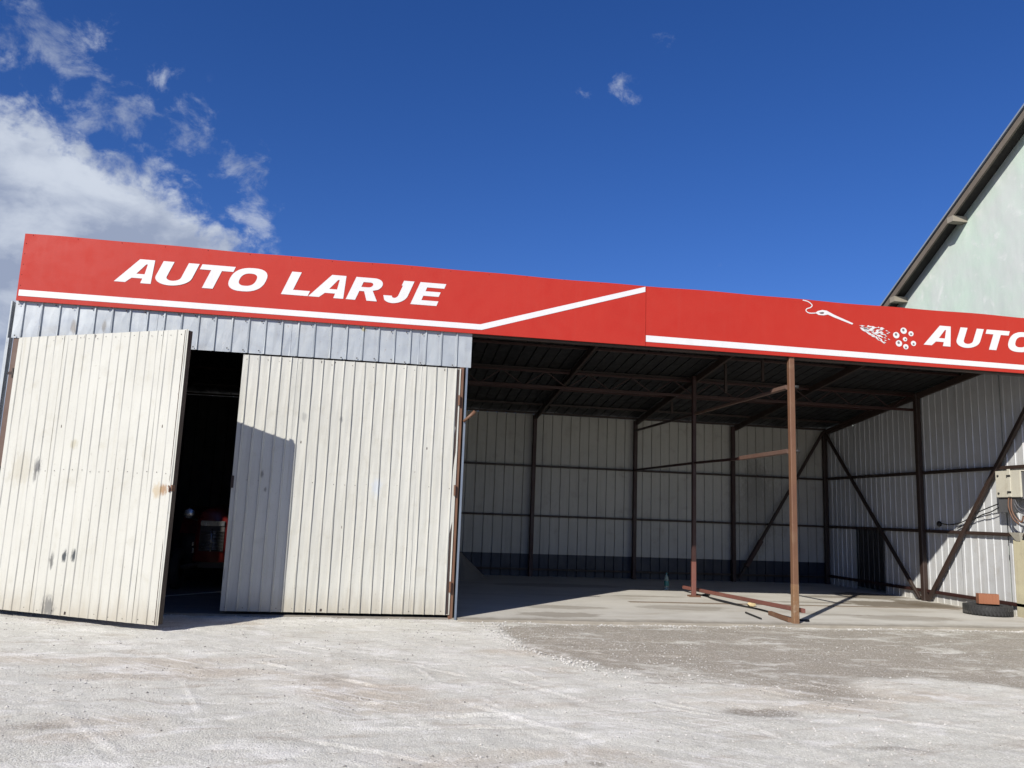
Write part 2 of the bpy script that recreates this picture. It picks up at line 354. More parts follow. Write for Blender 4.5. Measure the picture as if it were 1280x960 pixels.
me.loops.add(F.size); me.loops.foreach_set('vertex_index', F.ravel()); me.polygons.add(len(F)); me.polygons.foreach_set('loop_start', np.arange(0, F.size, 4)); me.update(); me.validate(); me.shade_smooth()
pm = patch_mask(X, Y)
tr = np.zeros_like(X)
for q in RUTS: tr = np.maximum(tr, rut(X, Y, *q))
dark = np.zeros_like(X)
for x0, y0, rx, ry, a in [(8.82,-5.45,.36,.16,1), (9.35,-6.58,.28,.06,.8), (8.25,-4.35,.14,.03,.9), (5.02,-4.2,.25,.2,.45), (6.95,-6.9,.06,.05,.8), (7.9,-2.0,.2,.07,.6), (8.9,-2.45,.3,.05,.5), (3.2,-5.9,.3,.1,.5)]:
    jx = (fbm(X*6, Y*6, 4, 21)-.47)*.9
    dark = np.maximum(dark, a*sstep(1.25, .55, np.hypot((X-x0)/rx, (Y-y0)/ry)+jx))
tan = np.clip(sstep(.50, .72, fbm(X*.55+3, Y*1.5, 4, 31))*.9+.8*np.exp(-(((X-5.0)/.5)**2+((Y+4.3)/.35)**2)), 0, 1)
ca = me.color_attributes.new('mask', 'FLOAT_COLOR', 'POINT')
ca.data.foreach_set('color', np.stack([pm, dark, tan, tr], -1).ravel().astype(np.float32))
m, g, p = material('crushed_stone_ground')
at = g.node('ShaderNodeAttribute', attribute_name='mask'); sp = g.node('ShaderNodeSeparateColor'); g.l.new(at.outputs['Color'], sp.inputs[0])
pos = g.node('ShaderNodeNewGeometry').outputs['Position']
big = g.noise(pos, .8, 6, .6, .3); med = g.noise(pos, 5, 6, .65); fine = g.noise(pos, 38, 6, .75); grit = g.noise(pos, 140, 3, .7)
def cells(sc_):
    v_ = g.node('ShaderNodeTexVoronoi', feature='F1'); v_.inputs['Scale'].default_value = sc_; g.l.new(pos, v_.inputs['Vector'])
    h_ = g.node('ShaderNodeSeparateColor'); g.l.new(v_.outputs['Color'], h_.inputs[0]); return v_.outputs['Distance'], h_.outputs[0], h_.outputs[1]
d1, r1, r1b = cells(62); d2, r2, r2b = cells(120)
c = g.mix(g.ramp(big, .3, .7), (.497,.485,.432), (.575,.562,.508))
c = g.mix(g.math('MULTIPLY', sp.outputs[2], .75), c, (.42,.355,.28))
c = g.mix(g.ramp(g.noise(g.scale(pos, .8, 1.6, 1), 1.7, 7, .65, .5), .50, .66, 0, .8), c, (.69,.675,.64))
c = g.mix(g.ramp(g.noise(g.scale(pos, .6, 1.5, 1), 2.4, 7, .65, .4), .53, .70, 0, .7), c, (.35,.305,.25))
rot = g.node('ShaderNodeVectorRotate', rotation_type='Z_AXIS'); rot.inputs['Angle'].default_value = R(38); g.l.new(pos, rot.inputs['Vector'])
lines = g.noise(g.scale(rot.outputs[0], .7, 16, 1), 1.3, 5, .6)
rot2 = g.node('ShaderNodeVectorRotate', rotation_type='Z_AXIS'); rot2.inputs['Angle'].default_value = R(-14); g.l.new(pos, rot2.inputs['Vector'])
lines2 = g.noise(g.scale(rot2.outputs[0], .6, 9, 1), 1.3, 5, .6)
lm = g.ramp(g.noise(pos, .7, 3, .5), .48, .62); lm2 = g.ramp(g.noise(g.vmath('ADD', pos, (7, 3, 0)), .6, 3, .5), .48, .62)
c = g.mix(g.math('MULTIPLY', g.math('MULTIPLY', g.ramp(lines, .53, .64), lm), .7), c, (.72,.70,.67))
c = g.mix(g.math('MULTIPLY', g.math('MULTIPLY', g.ramp(lines2, .52, .64), lm2), .6), c, (.40,.36,.31))
pb = g.noise(g.scale(pos, .55, 1.3, 1), 1.6, 7, .68, .6)
pk = g.math('MULTIPLY', sp.outputs[0], g.ramp(g.math('ADD', pb, g.math('MULTIPLY', g.math('SUBTRACT', med, .5), .35)), .50, .68, 1., .18))
c = g.mix(g.math('MULTIPLY', pk, .95), c, (.25,.22,.178))
c = g.mix(g.math('MULTIPLY', at.outputs['Alpha'], g.ramp(med, .38, .62, 0, .5)), c, (.74,.72,.685))
c = g.mix(g.math('MULTIPLY', sp.outputs[1], g.ramp(fine, .3, .6, .95, .5)), c, (.13,.105,.08))
# grains: every cell of crushed stone has its own tone
loose = g.ramp(g.noise(pos, 1.3, 5, .65), .35, .65, .35, 1.)
c = g.mix(g.math('MULTIPLY', g.ramp(r1, .80, .97), g.math('MULTIPLY', loose, .45)), c, (.80,.78,.745))
c = g.mix(g.math('MULTIPLY', g.ramp(r1b, .82, .98), g.math('MULTIPLY', loose, .42)), c, (.24,.225,.20))
c = g.mix(g.math('MULTIPLY', g.ramp(r2, .70, .95), .3), c, (.78,.76,.73))
c = g.mix(g.math('MULTIPLY', g.ramp(r2b, .72, .96), .32), c, (.27,.25,.225))
c = g.mix(g.ramp(fine, .52, .74, 0, .38), c, (.36,.335,.295))
c = g.mix(g.ramp(grit, .44, .30, 0, .4), c, (.27,.255,.235))
g.l.new(c, p.inputs['Base Color']); p.inputs['Roughness'].default_value = .97; p.inputs['Specular IOR Level'].default_value = .15
hgt = g.math('ADD', g.math('MULTIPLY', fine, .9), g.math('ADD', g.math('MULTIPLY', d1, -.45), g.math('MULTIPLY', d2, -.25)))
hgt = g.math('ADD', hgt, g.math('MULTIPLY', g.math('MULTIPLY', lines, lm), .4))
g.l.new(g.bump(hgt, .6, .014), p.inputs['Normal'])
go = link('ground', me, m); go['kind'] = 'structure'

# loose stones: uncountable
def stones(name, pts, mat):
    base = np.array([(1,0,0),(-1,0,0),(0,1,0),(0,-1,0),(0,0,1),(0,0,-1)], float)
    fc = np.array([(0,2,4),(2,1,4),(1,3,4),(3,0,4),(2,0,5),(1,2,5),(3,1,5),(0,3,5)])
    n = len(pts); pts = np.array(pts)
    v = base[None]*(pts[:,3][:,None,None]*rng.uniform(.55, 1.25, (n,6,1)))
    a = rng.uniform(0, 6.28, n); ca_, sa_ = np.cos(a)[:,None], np.sin(a)[:,None]
    x = v[:,:,0]*ca_-v[:,:,1]*sa_; y = v[:,:,0]*sa_+v[:,:,1]*ca_
    v = np.stack([x, y, v[:,:,2]*.7], -1)+pts[:,None,:3]
    f = (fc[None]+np.arange(n)[:,None,None]*6).reshape(-1, 3)
    me = D.meshes.new(name); me.from_pydata(v.reshape(-1,3).tolist(), [], f.tolist()); me.update()
    o = link(name, me, mat); o['kind'] = 'stuff'; return o
M['stone'] = worn('limestone_chips', (.62,.60,.565), (.50,.48,.45), .95, 0, (.34,.32,.29), .5, 0, dents=0, grain=.6, k=0.84)
M['stoned'] = worn('grey_chips', (.30,.285,.265), (.24,.225,.21), .95, 0, (.4,.38,.35), .4, 0, dents=0, grain=.6, k=0.85)
def scatter(n, x0, x1, y0, y1, r0, r1, dens=None):
    x = rng.uniform(x0, x1, n); y = rng.uniform(y0, y1, n)
    if dens is not None:
        k = rng.uniform(0, 1, n) < dens(x, y); x, y = x[k], y[k]
    r = r0+(r1-r0)*rng.uniform(0, 1, len(x))**3
    return np.stack([x, y, height(x, y)+r*.3, r], -1)
edge_d = lambda x, y: np.exp(-((y+.24+.05*np.sin(x*3.1))/.07)**2)*(.25+.75*(fbm(x*2, y*2, 2, 77) > .42))
berm_d = lambda x, y: np.exp(-((x-(7.05+np.clip(-y-.2, 0, 4)*.22+(fbm(x*1.1, y*1.1, 4, 3)-.47)*1.1)+.05)/.13)**2)*sstep(-4.6, -3.6, y)
low_d = lambda x, y: np.exp(-((y+4.35+.03*(x-8)-(fbm(x*.8+9, y*.8, 4, 8)-.47)*2.6)/.2)**2)*.5
st = np.concatenate([scatter(16000, -1, 14, -7.5, -.2, .003, .014, lambda x, y: .12+.88*sstep(.42, .66, fbm(x*.9, y*.9, 3, 55))),
    scatter(9000, 6.7, 17, -.6, -.05, .004, .024, edge_d), scatter(7000, 6.4, 9, -4.2, -.25, .004, .024, berm_d),
    scatter(3500, 7.5, 12, -6, -3, .005, .018, low_d), scatter(1400, -.2, 6.8, -.28, .1, .004, .016)])
stones('gravel', st, 'stone')
stones('dark_gravel', np.concatenate([scatter(9000, -1, 14, -7.5, -.2, .003, .014, lambda x, y: .1+.9*sstep(.45, .7, fbm(x*.8+7, y*.8, 3, 91))), scatter(1100, 6.4, 9, -4.2, -.25, .006, .02, berm_d)]), 'stoned')

# ------------------------------------------------------------------ concrete floor
def concrete(name, base, alt, wet):
    m, g, p = material(name); pos = g.node('ShaderNodeNewGeometry').outputs['Position']
    c = g.mix(g.ramp(g.noise(pos, .7, 7, .65, .5), .3, .7), base, alt)
    c = g.mix(g.ramp(g.noise(g.scale(pos, .35, 2.6, 1), 1.5, 6, .65, .3), .52, .75, 0, .5), c, (.34,.30,.25))
    c = g.mix(g.ramp(g.noise(pos, 9, 6, .7), .55, .8, 0, .4), c, (.62,.60,.57))
    c = g.mix(g.ramp(g.noise(pos, 80, 4, .7), .55, .75, 0, .3), c, (.3,.28,.25))
    c = g.mix(g.ramp(g.noise(g.scale(pos, .5, 1.4, 1), 1.1, 7, .66, .5), .50, .70, 0, .55), c, (.30,.265,.215))
    ez = g.node('ShaderNodeSeparateXYZ'); g.l.new(pos, ez.inputs[0])
    c = g.mix(g.ramp(g.math('ADD', ez.outputs[1], g.math('MULTIPLY', g.noise(pos, 4, 6, .7), -.55)), -.42, .05, .8, 0), c, (.20,.175,.14))
    for x, y, rx, ry, a in wet:
        q = g.scale(g.vmath('SUBTRACT', pos, (x, y, 0)), 1/rx, 1/ry, 0)
        dd = g.math('ADD', g.vmath('LENGTH', q), g.math('MULTIPLY', g.math('SUBTRACT', g.noise(pos, 2.6, 7, .7), .5), 1.5))
        c = g.mix(g.ramp(dd, .62, .98, a, 0), c, (.13,.105,.075))
    g.l.new(c, p.inputs['Base Color']); p.inputs['Roughness'].default_value = .9; p.inputs['Specular IOR Level'].default_value = .25
    g.l.new(g.bump(g.math('ADD', g.noise(pos, 60, 5, .7), g.math('MULTIPLY', g.noise(pos, 3, 4), 2.)), .25, .01), p.inputs['Normal'])
    return m
conc = concrete('concrete', (.485,.465,.425), (.42,.40,.365), [(16.7,5.0,.9,1.0,.75), (15.6,4.6,1.1,.35,.6), (9.5,5.8,2.0,.5,.4), (17.0,3.1,.5,.7,.6), (11.0,3.8,1.2,.15,.5), (16.0,3.25,1.2,.75,.85), (17.0,3.4,.7,1.0,.85), (11.0,1.9,1.0,.5,.4), (8.4,.6,.9,.4,.5), (14.8,1.0,1.2,.5,.4), (14.2,3.3,1.0,.2,.5), (13.6,1.3,.8,.2,.35), (8.7,1.6,.9,.3,.4)])
def slab(name, x0, x1, y0, y1, z, wob, mat):
    n = 240; xs = np.linspace(x0, x1, n); e = y0+wob*(fbm(xs*2.4, xs*0+3, 4, 13)-.47)*2
    v = [(x, y, z) for x, y in zip(xs, e)]+[(x, y1, z) for x in xs]+[(x, y-.015, -.12) for x, y in zip(xs, e)]
    f = [(i, i+1, n+i+1, n+i) for i in range(n-1)]+[(2*n+i, 2*n+i+1, i+1, i) for i in range(n-1)]
    o = link(name, mesh(name, v, f), mat); o['kind'] = 'structure'; return o
slab('concrete_floor', 6.66, 17.95, -.14, 8.6, 0, .05, conc)
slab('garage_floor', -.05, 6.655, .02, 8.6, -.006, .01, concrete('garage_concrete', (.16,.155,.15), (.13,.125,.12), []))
o = slab('floor_joint', 10.2, 17.5, 2.60, 2.78, .004, .03, worn('brown_joint_filler', (.26,.20,.145), (.33,.28,.22), .95, 0, (.42,.39,.35), .5, 0, dents=0, grain=.9))

# ------------------------------------------------------------------ the corrugated workshop
SH = thing('workshop_shed', 'long cream corrugated workshop with double doors at left and an open bay at right', 'building')
ZB, ZS = 4.381, 3.834; XP = 6.65; XR = 17.607; YB = 8.25
# header of galvanised sheet over the doors
hd = node('header_wall', SH)
hm = ribbed(1.0, ZB+.1-ZS, .245, .042, .022, first=.10, nz=2); 
for i in range(7):
    if i == 6: hm = ribbed(.85, ZB+.1-ZS, .245, .042, .022, first=.10, nz=2)
    link('sheet', hm, 'galv', hd, (-.03+i*.98, .012-.004*(i % 2), ZS), (R(random.uniform(-.2, .2)), 0, 0))
screws('screws', [(-.03+.245*k+.07+random.uniform(-.02,.02), -.012, z+random.uniform(-.02,.02)) for k in range(27) for z in (ZS+.035, ZB-.045) if random.random() < .8], hd, r=.011)
# posts and trim of the door opening
beam('corner_post', (.065,.07,-.05), (.065,.07,4.4), .14, .09, 'purlin', SH)
MB().box((-.085,-.012,-.05), (-.068,.16,4.376)).box((-.0675,-.012,-.05), (-.045,.0,ZS-.01)).build('corner_trim', 'galv', SH)
beam('door_post', (6.565,.055,-.05), (6.565,.055,4.4), .075, .08, 'rust', SH)
MB().box((6.625,-.012,-.05), (6.655,.10,ZS-.003)).build('channel', 'bluegrey', SH)
beam('lintel', (.1,.10,ZS+.06), (6.52,.10,ZS+.06), .06, .08, 'brown', SH)
beam('sun_stop_bar', (3.30,.075,ZS-.02), (6.52,.075,ZS-.02), .03, .08, 'brown', SH)  # added bar, blocks sun through the gap above the closed leaf
MB().tube([(6.62,-.03,2.97), (6.70,-.06,3.04), (6.79,-.09,3.13)], [.02,.024,.03], 8).build('latch_bar', 'rust', SH, smooth=True)
# doors
def leaf(w, h, loc, rotz, mat, seams, z0, dep):
    d = node('garage_door', SH, loc, (0,0,rotz))
    for i, (a, b) in enumerate(seams):
        me = ribbed(b-a+.012, h, .158, .034, dep, first=.06, nz=8, wob=.0022)
        link('sheet', me, mat, d, (a, .004*(i % 2), z0))
    fr = MB()
    for x in (.03+seams[0][0], w-.03): fr.beam((x,.053,z0+.01), (x,.053,z0+h-.01), .05, .10)
    for z in (z0+.035, z0+h*.33, z0+h*.66, z0+h-.035): fr.beam((.056+seams[0][0],.032,z), (w-.056,.032,z), .05, .05)
    fr.build('frame', 'brown', d)
    pts = []
    for z in (z0+.05, z0+h*.5, z0+h-.06):
        x = .06+seams[0][0]
        while x < w: pts.append((x+random.uniform(-.012,.012), -.001, z+random.uniform(-.014,.014))); x += .158 if z != z0+.05 else .24
    screws('screws', pts, d, r=.007)
    return d
dl = leaf(3.22, 3.77, (-.044,-.032,0), R(-28.53), 'cream', [(.205,1.068),(1.068,2.016),(2.016,2.806),(2.806,3.22)], .045, .011)
MB().box((3.205,-.004,1.70), (3.232,.05,1.78)).tube([(3.19,-.02,1.77),(3.212,-.028,1.74),(3.20,-.012,1.69)], .009, 6).build('latch', 'rust', dl)
for z in (.45, 1.9, 3.3): MB().tube([(.17,.012,z-.07), (.17,.012,z+.07)], .018, 8).box((.07,.008,z-.02),(.17,.016,z+.02)).build('hinge', 'brown', dl)
dr = leaf(3.30, 3.765, (3.235,-.006,0), 0, 'cream', [(0,.79),(.79,1.738),(1.738,2.686),(2.686,3.30)], .04, .019)
MB().box((-.012,-.006,1.80), (.03,.05,1.98)).build('latch', 'brown', dr)
for z in (.45, 1.9, 3.3): MB().tube([(3.305,-.012,z-.08), (3.305,-.012,z+.08)], .018, 8).build('hinge', 'rust', dr)
# walls
def wall(name, x0, y0, rotz, n, h, mats, zs=(0.,), pitch=.25, rib=.03, depth=.03, flip=False, width=1.0):
    w_ = node(name, SH)
    for k, z in enumerate(zs):
        z1 = zs[k+1] if k+1 < len(zs) else h
        me = ribbed(width+.02, z1-z+.03, pitch, rib, depth, first=.1, nz=4)
        for i in range(n):
            t = (x0+math.cos(rotz)*(i+.0)*width, y0+math.sin(rotz)*i*width)
            off = .005*(i % 2)
            mt = mats[k] if not isinstance(mats[k], dict) else mats[k].get(i, mats[k]['d'])
            if me.materials and me.materials[0] != M[mt]: me2 = me.copy(); me2.materials[0] = M[mt]
            else: me2 = me
            off += .016*(k == 0 and len(zs) > 1)
            link('sheet', me2, mt, w_, (t[0]+math.sin(rotz)*off, t[1]-math.cos(rotz)*off, z), (0,0,rotz+R(random.uniform(-.08,.08))))
    return w_
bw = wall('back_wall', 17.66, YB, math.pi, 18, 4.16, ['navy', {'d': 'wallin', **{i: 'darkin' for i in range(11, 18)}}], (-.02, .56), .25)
for nm, xw in (('left_wall', -.004), ('partition', 6.64)):
    sw = node(nm, SH)
    for i in range(9):
        y1 = 8.24-.91*i
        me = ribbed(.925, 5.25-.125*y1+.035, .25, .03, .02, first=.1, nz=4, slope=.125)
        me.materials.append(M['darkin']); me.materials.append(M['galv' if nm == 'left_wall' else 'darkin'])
        for q in me.polygons: q.material_index = 1 if q.normal.y < -.05 else 0          # bare steel outside, inside colour darkened to stand for the garage shade
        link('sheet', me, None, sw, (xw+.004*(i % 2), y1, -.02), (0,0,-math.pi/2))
rw = node('right_wall', SH)
ys = [8.22, 6.86, 5.69, 4.38, 3.05, 1.74, .45, .03]
for i, (ya, yb) in enumerate(zip(ys, ys[1:])):
    zt = 5.25-.125*ya-.012; w_ = ya-yb-.014; o_ = (.0, .006, .002, .007, .0, .006, .002)[i]
    if i == 1:
        link('sheet', ribbed(w_, zt-1.53, .21, .036, .013, first=.06, nz=5, slope=.125), 'wallright', rw, (XR+o_, ya, 1.53), (0,0,-math.pi/2))
        link('sheet', ribbed(w_, 1.45, .21, .036, .013, first=.06, nz=3), 'blackp', rw, (XR+o_, ya, .06), (0,0,-math.pi/2))
    else: link('sheet', ribbed(w_, zt+.02, .21, .036, .013, first=.06, nz=5, slope=.125), 'wallright', rw, (XR+o_, ya, -.02), (0,0,-math.pi/2))
# roof
rf = node('roof', SH)
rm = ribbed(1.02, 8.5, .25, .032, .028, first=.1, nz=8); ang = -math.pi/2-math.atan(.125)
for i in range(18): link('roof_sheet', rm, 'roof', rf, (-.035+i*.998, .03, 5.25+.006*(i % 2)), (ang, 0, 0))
zr = lambda y: 5.25-.125*y
for y in (1.2, 2.75, 4.27, 5.8, 7.2, 8.1): beam('purlin', (-.02,y,zr(y)-.035), (17.55,y,zr(y)-.035), .05, .05, 'oxide' if y in (2.75, 5.8) else 'brown', SH)
for x in (3.2, 6.6, 9.32, 12.08, 14.9, 17.52): beam('rafter', (x,.08,zr(.08)-.13), (x,8.16,zr(8.16)-.13), .06, .14, 'brown', SH)
# trusses across the open bay
def truss(y, z0, z1, x0, x1, n):
    t = node('truss', SH)
    beam('chord', (x0,y,z0), (x1,y,z0), .05, .06, 'oxide', t); beam('chord', (x0,y,z1), (x1,y,z1), .05, .05, 'oxide', t)
    for i in range(n):
        a = x0+.15+(x1-x0-.3)*i/n; b = x0+.15+(x1-x0-.3)*(i+1)/n
        beam('web', (a,y,z0 if i % 2 else z1), (b,y,z1 if i % 2 else z0), .022, .022, 'oxide', t, (0,1,0))
truss(4.22, 4.29, 4.62, 6.70, 17.52, 22)
beam('front_beam', (6.68,.07,4.40), (17.55,.07,4.40), .08, .10, 'brown', SH)
# posts, rails and braces
P1 = beam('post', (12.16,.035,-.02), (12.16,.035,4.5), .098, .098, 'rust', SH)
sl = MB().beam((12.16,.035,0.0), (12.16,.035,.62), .103, .103).build('post_foot', 'rustend', P1)
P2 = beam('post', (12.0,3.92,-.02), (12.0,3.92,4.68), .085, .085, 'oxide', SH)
MB().beam((12.0,3.92,.0), (12.0,3.92,.72), .089, .089).build('post_foot', 'pinkox', P2)  # lighter red paints sunlight onto the lower part of the post
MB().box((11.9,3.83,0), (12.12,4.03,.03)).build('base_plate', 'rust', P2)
for x in (9.30, 12.05, 14.82): beam('post', (x,8.12,-.02), (x,8.12,4.14), .10, .10, 'oxide', SH)
beam('post', (17.53,8.13,-.02), (17.53,8.13,4.14), .11, .11, 'brown', SH)
beam('post', (17.52,4.17,-.02), (17.52,4.17,4.66), .11, .13, 'brown', SH)
for z in (2.82, 1.535, .18): beam('rail', (6.7,8.17,z), (17.5,8.17,z), .045, .05, 'brown', SH)
for z, mt in ((2.835, 'brown'), (1.536, 'brown'), (.22, 'oxide')): beam('rail', (17.55,.1,z), (17.55,8.1,z), .05, .07, mt, SH)
beam('brace', (17.50,8.04,4.10), (17.50,4.30,.03), .07, .07, 'brown', SH)
beam('brace', (17.50,4.02,.03), (17.50,.25,4.86), .075, .09, 'brown', SH)
b_ = beam('brace', (14.93,8.03,.1), (17.42,8.03,4.10), .07, .07, 'brown', SH)
beam('splice', (15.12,8.0,.42), (15.55,8.0,1.10), .11, .11, 'oxide', b_)
beam('brace', (17.45,8.06,4.12), (17.45,5.9,4.46), .05, .05, 'brown', SH)
# rails that join the front post to the back wall through the middle post
up_ = MB().beam((12.12,.09,3.86), (12.02,3.87,3.85), .05, .05).build('rail', 'purlin', SH)
MB().beam((12.02,3.97,3.85), (12.03,8.07,3.88), .05, .05).build('rail', 'brown', SH)  # darker steel paints shade onto the back half of this rail
MB().beam((12.125,.09,3.875), (12.115,.62,3.875), .08, .07).build('sleeve', 'purlin', up_)
mi_ = MB().beam((12.12,.09,2.78), (12.05,1.9,2.76), .045, .06).beam((12.05,1.9,2.76), (12.0,3.87,2.79), .045, .05).beam((12.0,3.97,2.79), (12.03,8.07,2.83), .045, .05).build('rail', 'oxide', SH)
MB().beam((12.125,.09,2.785), (12.055,1.75,2.765), .07, .075).build('sleeve', 'purlin', mi_)
for z in (3.88, 2.79): MB().tube([(12.205,.035,z),(12.29,.035,z)], .028, 8).build('bolt', 'iron', P1, smooth=True)
for (x, y, a, b, mt) in ((12.29,2.94,4.2,4.80,'brown'), (12.94,2.6,4.42,4.86,'brown'), (12.31,6.1,4.13,4.42,'brown')): beam('hanger', (x,y,a), (x,y,b), .05, .05, mt, SH)
# thin light strip where the roof does not quite meet the right wall stays open (no piece)

# ------------------------------------------------------------------ signs
def flat(name, loops, y, mat, parent, ext=.001):
    cu_ = D.curves.new(name, 'CURVE'); cu_.dimensions = '2D'; cu_.fill_mode = 'BOTH'; cu_.extrude = ext
    for lp in loops:
        sp_ = cu_.splines.new('POLY'); sp_.points.add(len(lp)-1); sp_.use_cyclic_u = True
        for q, (a, b) in zip(sp_.points, lp): q.co = (a, b, 0, 1)
    tmp = D.objects.new('tmp', cu_); me = D.meshes.new_from_object(tmp); D.objects.remove(tmp); D.curves.remove(cu_)
    me.transform(Matrix.Translation((0,y,0)) @ Matrix.Rotation(math.pi/2, 4, 'X'))
    me.name = name; return link(name, me, mat, parent)
def arc(cx, cz, rx, rz, a0, a1, n=14): return [(cx+rx*math.cos(R(a0+(a1-a0)*i/n)), cz+rz*math.sin(R(a0+(a1-a0)*i/n))) for i in range(n+1)]
def sup(cx, cz, rx, rz, n=32, e=2.5):
    o_ = []
    for i in range(n):
        t = 2*math.pi*i/n; c_, s_ = math.cos(t), math.sin(t)
        o_.append((cx+rx*math.copysign(abs(c_)**(2/e), c_), cz+rz*math.copysign(abs(s_)**(2/e), s_)))
    return o_
ht, th = .215, .29        # stroke of bars and stems as a share of height and width
GL = {
 'A': [[(0,0),(.30,0),(.39,.19),(.69,.19),(.70,0),(1,0),(.86,1),(.50,1)][:0] or [(-.02,0),(.29,0),(.40,.2),(.70,.2),(.71,0),(1.0,0),(.78,1),(.36,1)], [(.47,.38),(.70,.38),(.645,.80),(.60,.80)]],
 'U': [[(0,1),(0,.36)]+arc(.5,.36,.5,.36,180,360,16)[1:]+[(1,1),(.70,1),(.70,.36)]+arc(.5,.36,.20,.16,0,-180,12)[1:]+[(.30,1)]],
 'T': [[(0,1),(0,.78),(.34,.78),(.34,0),(.66,0),(.66,.78),(1,.78),(1,1)]],
 'O': [sup(.5,.5,.53,.51), sup(.5,.5,.245,.27)],
 'L': [[(0,1),(0,0),(1,0),(1,.22),(.36,.22),(.36,1)]],
 'R': [[(0,0),(0,1),(.62,1)]+arc(.62,.70,.36,.30,90,-40,10)[1:]+[(.74,.45),(1.04,0),(.69,0),(.47,.40),(.31,.40),(.31,0)], [(.31,.58),(.31,.80),(.55,.80)]+arc(.55,.69,.12,.11,90,-90,8)[1:]],
 'J': [[(.56,1),(1,1),(1,.34)]+arc(.5,.34,.5,.36,0,-140,14)[1:]+[(.0,.30),(.36,.30)]+arc(.48,.34,.13,.13,200,360,8)+[(.61,.78),(.56,.78)]],
 'E': [[(0,0),(0,1),(1,1),(1,.79),(.34,.79),(.34,.615),(.93,.615),(.93,.41),(.34,.41),(.34,.21),(1,.21),(1,0)]],
}
def letter(ch, x0, w, z0, h, parent, sl=.38):
    loops = [[(x0+a*w+sl*b*h, z0+b*h) for a, b in lp] for lp in GL[ch]]
    flat('letter', loops, -.0485, 'white', parent)
def panel(x0, x1, parent, name='panel'):
    """folded sheet: gently buckled face, returns at top and bottom"""
    n, k = 90, 7; v = []; z0, z1 = ZB, 5.40
    for j in range(k+1):
        for i in range(n+1):
            x = x0+(x1-x0)*i/n; z = z0+(z1-z0)*j/k
            b = .003*(math.sin(x*1.9+z*2)+.7*math.sin(x*4.3-z*3)+.5*math.sin(x*.8+5))*math.sin(math.pi*j/k)
            v.append((x, -.045+.45*b, z+(.006*math.sin(x*1.3)+.004*math.sin(x*3.7) if j == k else 0)))
    f = [(j*(n+1)+i, j*(n+1)+i+1, (j+1)*(n+1)+i+1, (j+1)*(n+1)+i) for j in range(k) for i in range(n)]
    b0 = len(v); v += [(x0+(x1-x0)*i/n, .0, z0+.004) for i in range(n+1)]; t0 = len(v); v += [(x0+(x1-x0)*i/n, .01, z1-.004) for i in range(n+1)]
    f += [(b0+i, b0+i+1, i+1, i) for i in range(n)]+[(k*(n+1)+i, k*(n+1)+i+1, t0+i+1, t0+i) for i in range(n)]
    f += [(b0+n, b0, t0, t0+n)]
    f += [tuple([b0]+[j*(n+1) for j in range(k+1)]+[t0]), tuple([t0+n]+[j*(n+1)+n for j in range(k, -1, -1)]+[b0+n])]
    return link(name, mesh(name, v, f), 'red', parent)
XS = 9.556
S1 = thing('fascia_sign', 'red fascia sign with white letters AUTO LARJE and a rising white stripe', 'sign', group='red fascia signs along the roof edge')
panel(-.012, XS, S1)
flat('stripe', [[(.012,4.545),(6.815,4.537),(9.545,5.385),(9.545,5.298),(6.84,4.448),(.012,4.452)]], -.0485, 'white', S1)
for ch, x0, w in (('A',1.30,.51),('U',1.82,.52),('T',2.38,.49),('O',2.885,.50),('L',3.71,.40),('A',4.13,.52),('R',4.69,.46),('J',5.22,.375),('E',5.69,.41)): letter(ch, x0, w, 4.78, .37, S1)
screws('screws', [(.02,-.048,4.45+.16*i) for i in range(6)]+[(.62*i+.1,-.048,5.378+random.uniform(-.01,.01)) for i in range(15)], S1, r=.006)
S2 = thing('fascia_sign', 'red fascia sign with a spray lance, white bubbles and the word AUTO', 'sign', group='red fascia signs along the roof edge')
panel(XS+.006, 17.63, S2)
flat('stripe', [[(XS+.008,4.56),(17.62,4.528),(17.62,4.44),(XS+.008,4.452)]], -.0485, 'white', S2)
for ch, x0, w in (('A',14.63,.51),('U',15.22,.46),('T',15.74,.46),('O',16.25,.48)): letter(ch, x0, w, 4.765, .365, S2)
def ribbon(pts, w):
    L, R_ = [], []
    for i, q in enumerate(pts):
        a, b = Vector(pts[max(i-1,0)]), Vector(pts[min(i+1,len(pts)-1)]); d = (b-a).normalized(); n_ = Vector((-d.y, d.x))*w/2
        L.append(tuple(Vector(q)+n_)); R_.append(tuple(Vector(q)-n_))
    return L+R_[::-1]
def spline(c, n=6):
    o_ = []; c = [c[0]]+c+[c[-1]]
    for i in range(1, len(c)-2):
        for k in range(n):
            t = k/n; p0, p1, p2, p3 = [Vector(c[i+j]) for j in (-1,0,1,2)]
            o_.append(tuple(.5*((2*p1)+(-p0+p2)*t+(2*p0-5*p1+4*p2-p3)*t*t+(-p0+3*p1-3*p2+p3)*t**3)))
    return o_+[tuple(c[-2])]
flat('hose', [ribbon(spline([(12.36,5.385),(12.46,5.365),(12.53,5.31),(12.50,5.265),(12.43,5.235),(12.42,5.195),(12.48,5.165),(12.60,5.175)]), .016)], -.0485, 'white', S2)
flat('spray_lance', [[(12.585,5.178),(12.64,5.215),(12.72,5.238),(12.80,5.232),(12.95,5.165),(13.29,5.045),(13.27,5.022),(12.93,5.125),(12.82,5.165),(12.74,5.145),(12.65,5.145)], [(12.65,5.185),(12.69,5.165),(12.735,5.17),(12.755,5.195),(12.72,5.205)]], -.0485, 'white', S2)
flat('trigger', [[(12.665,5.187),(12.69,5.174),(12.73,5.178),(12.742,5.194),(12.715,5.2)]], -.0505, 'greyprint', S2)
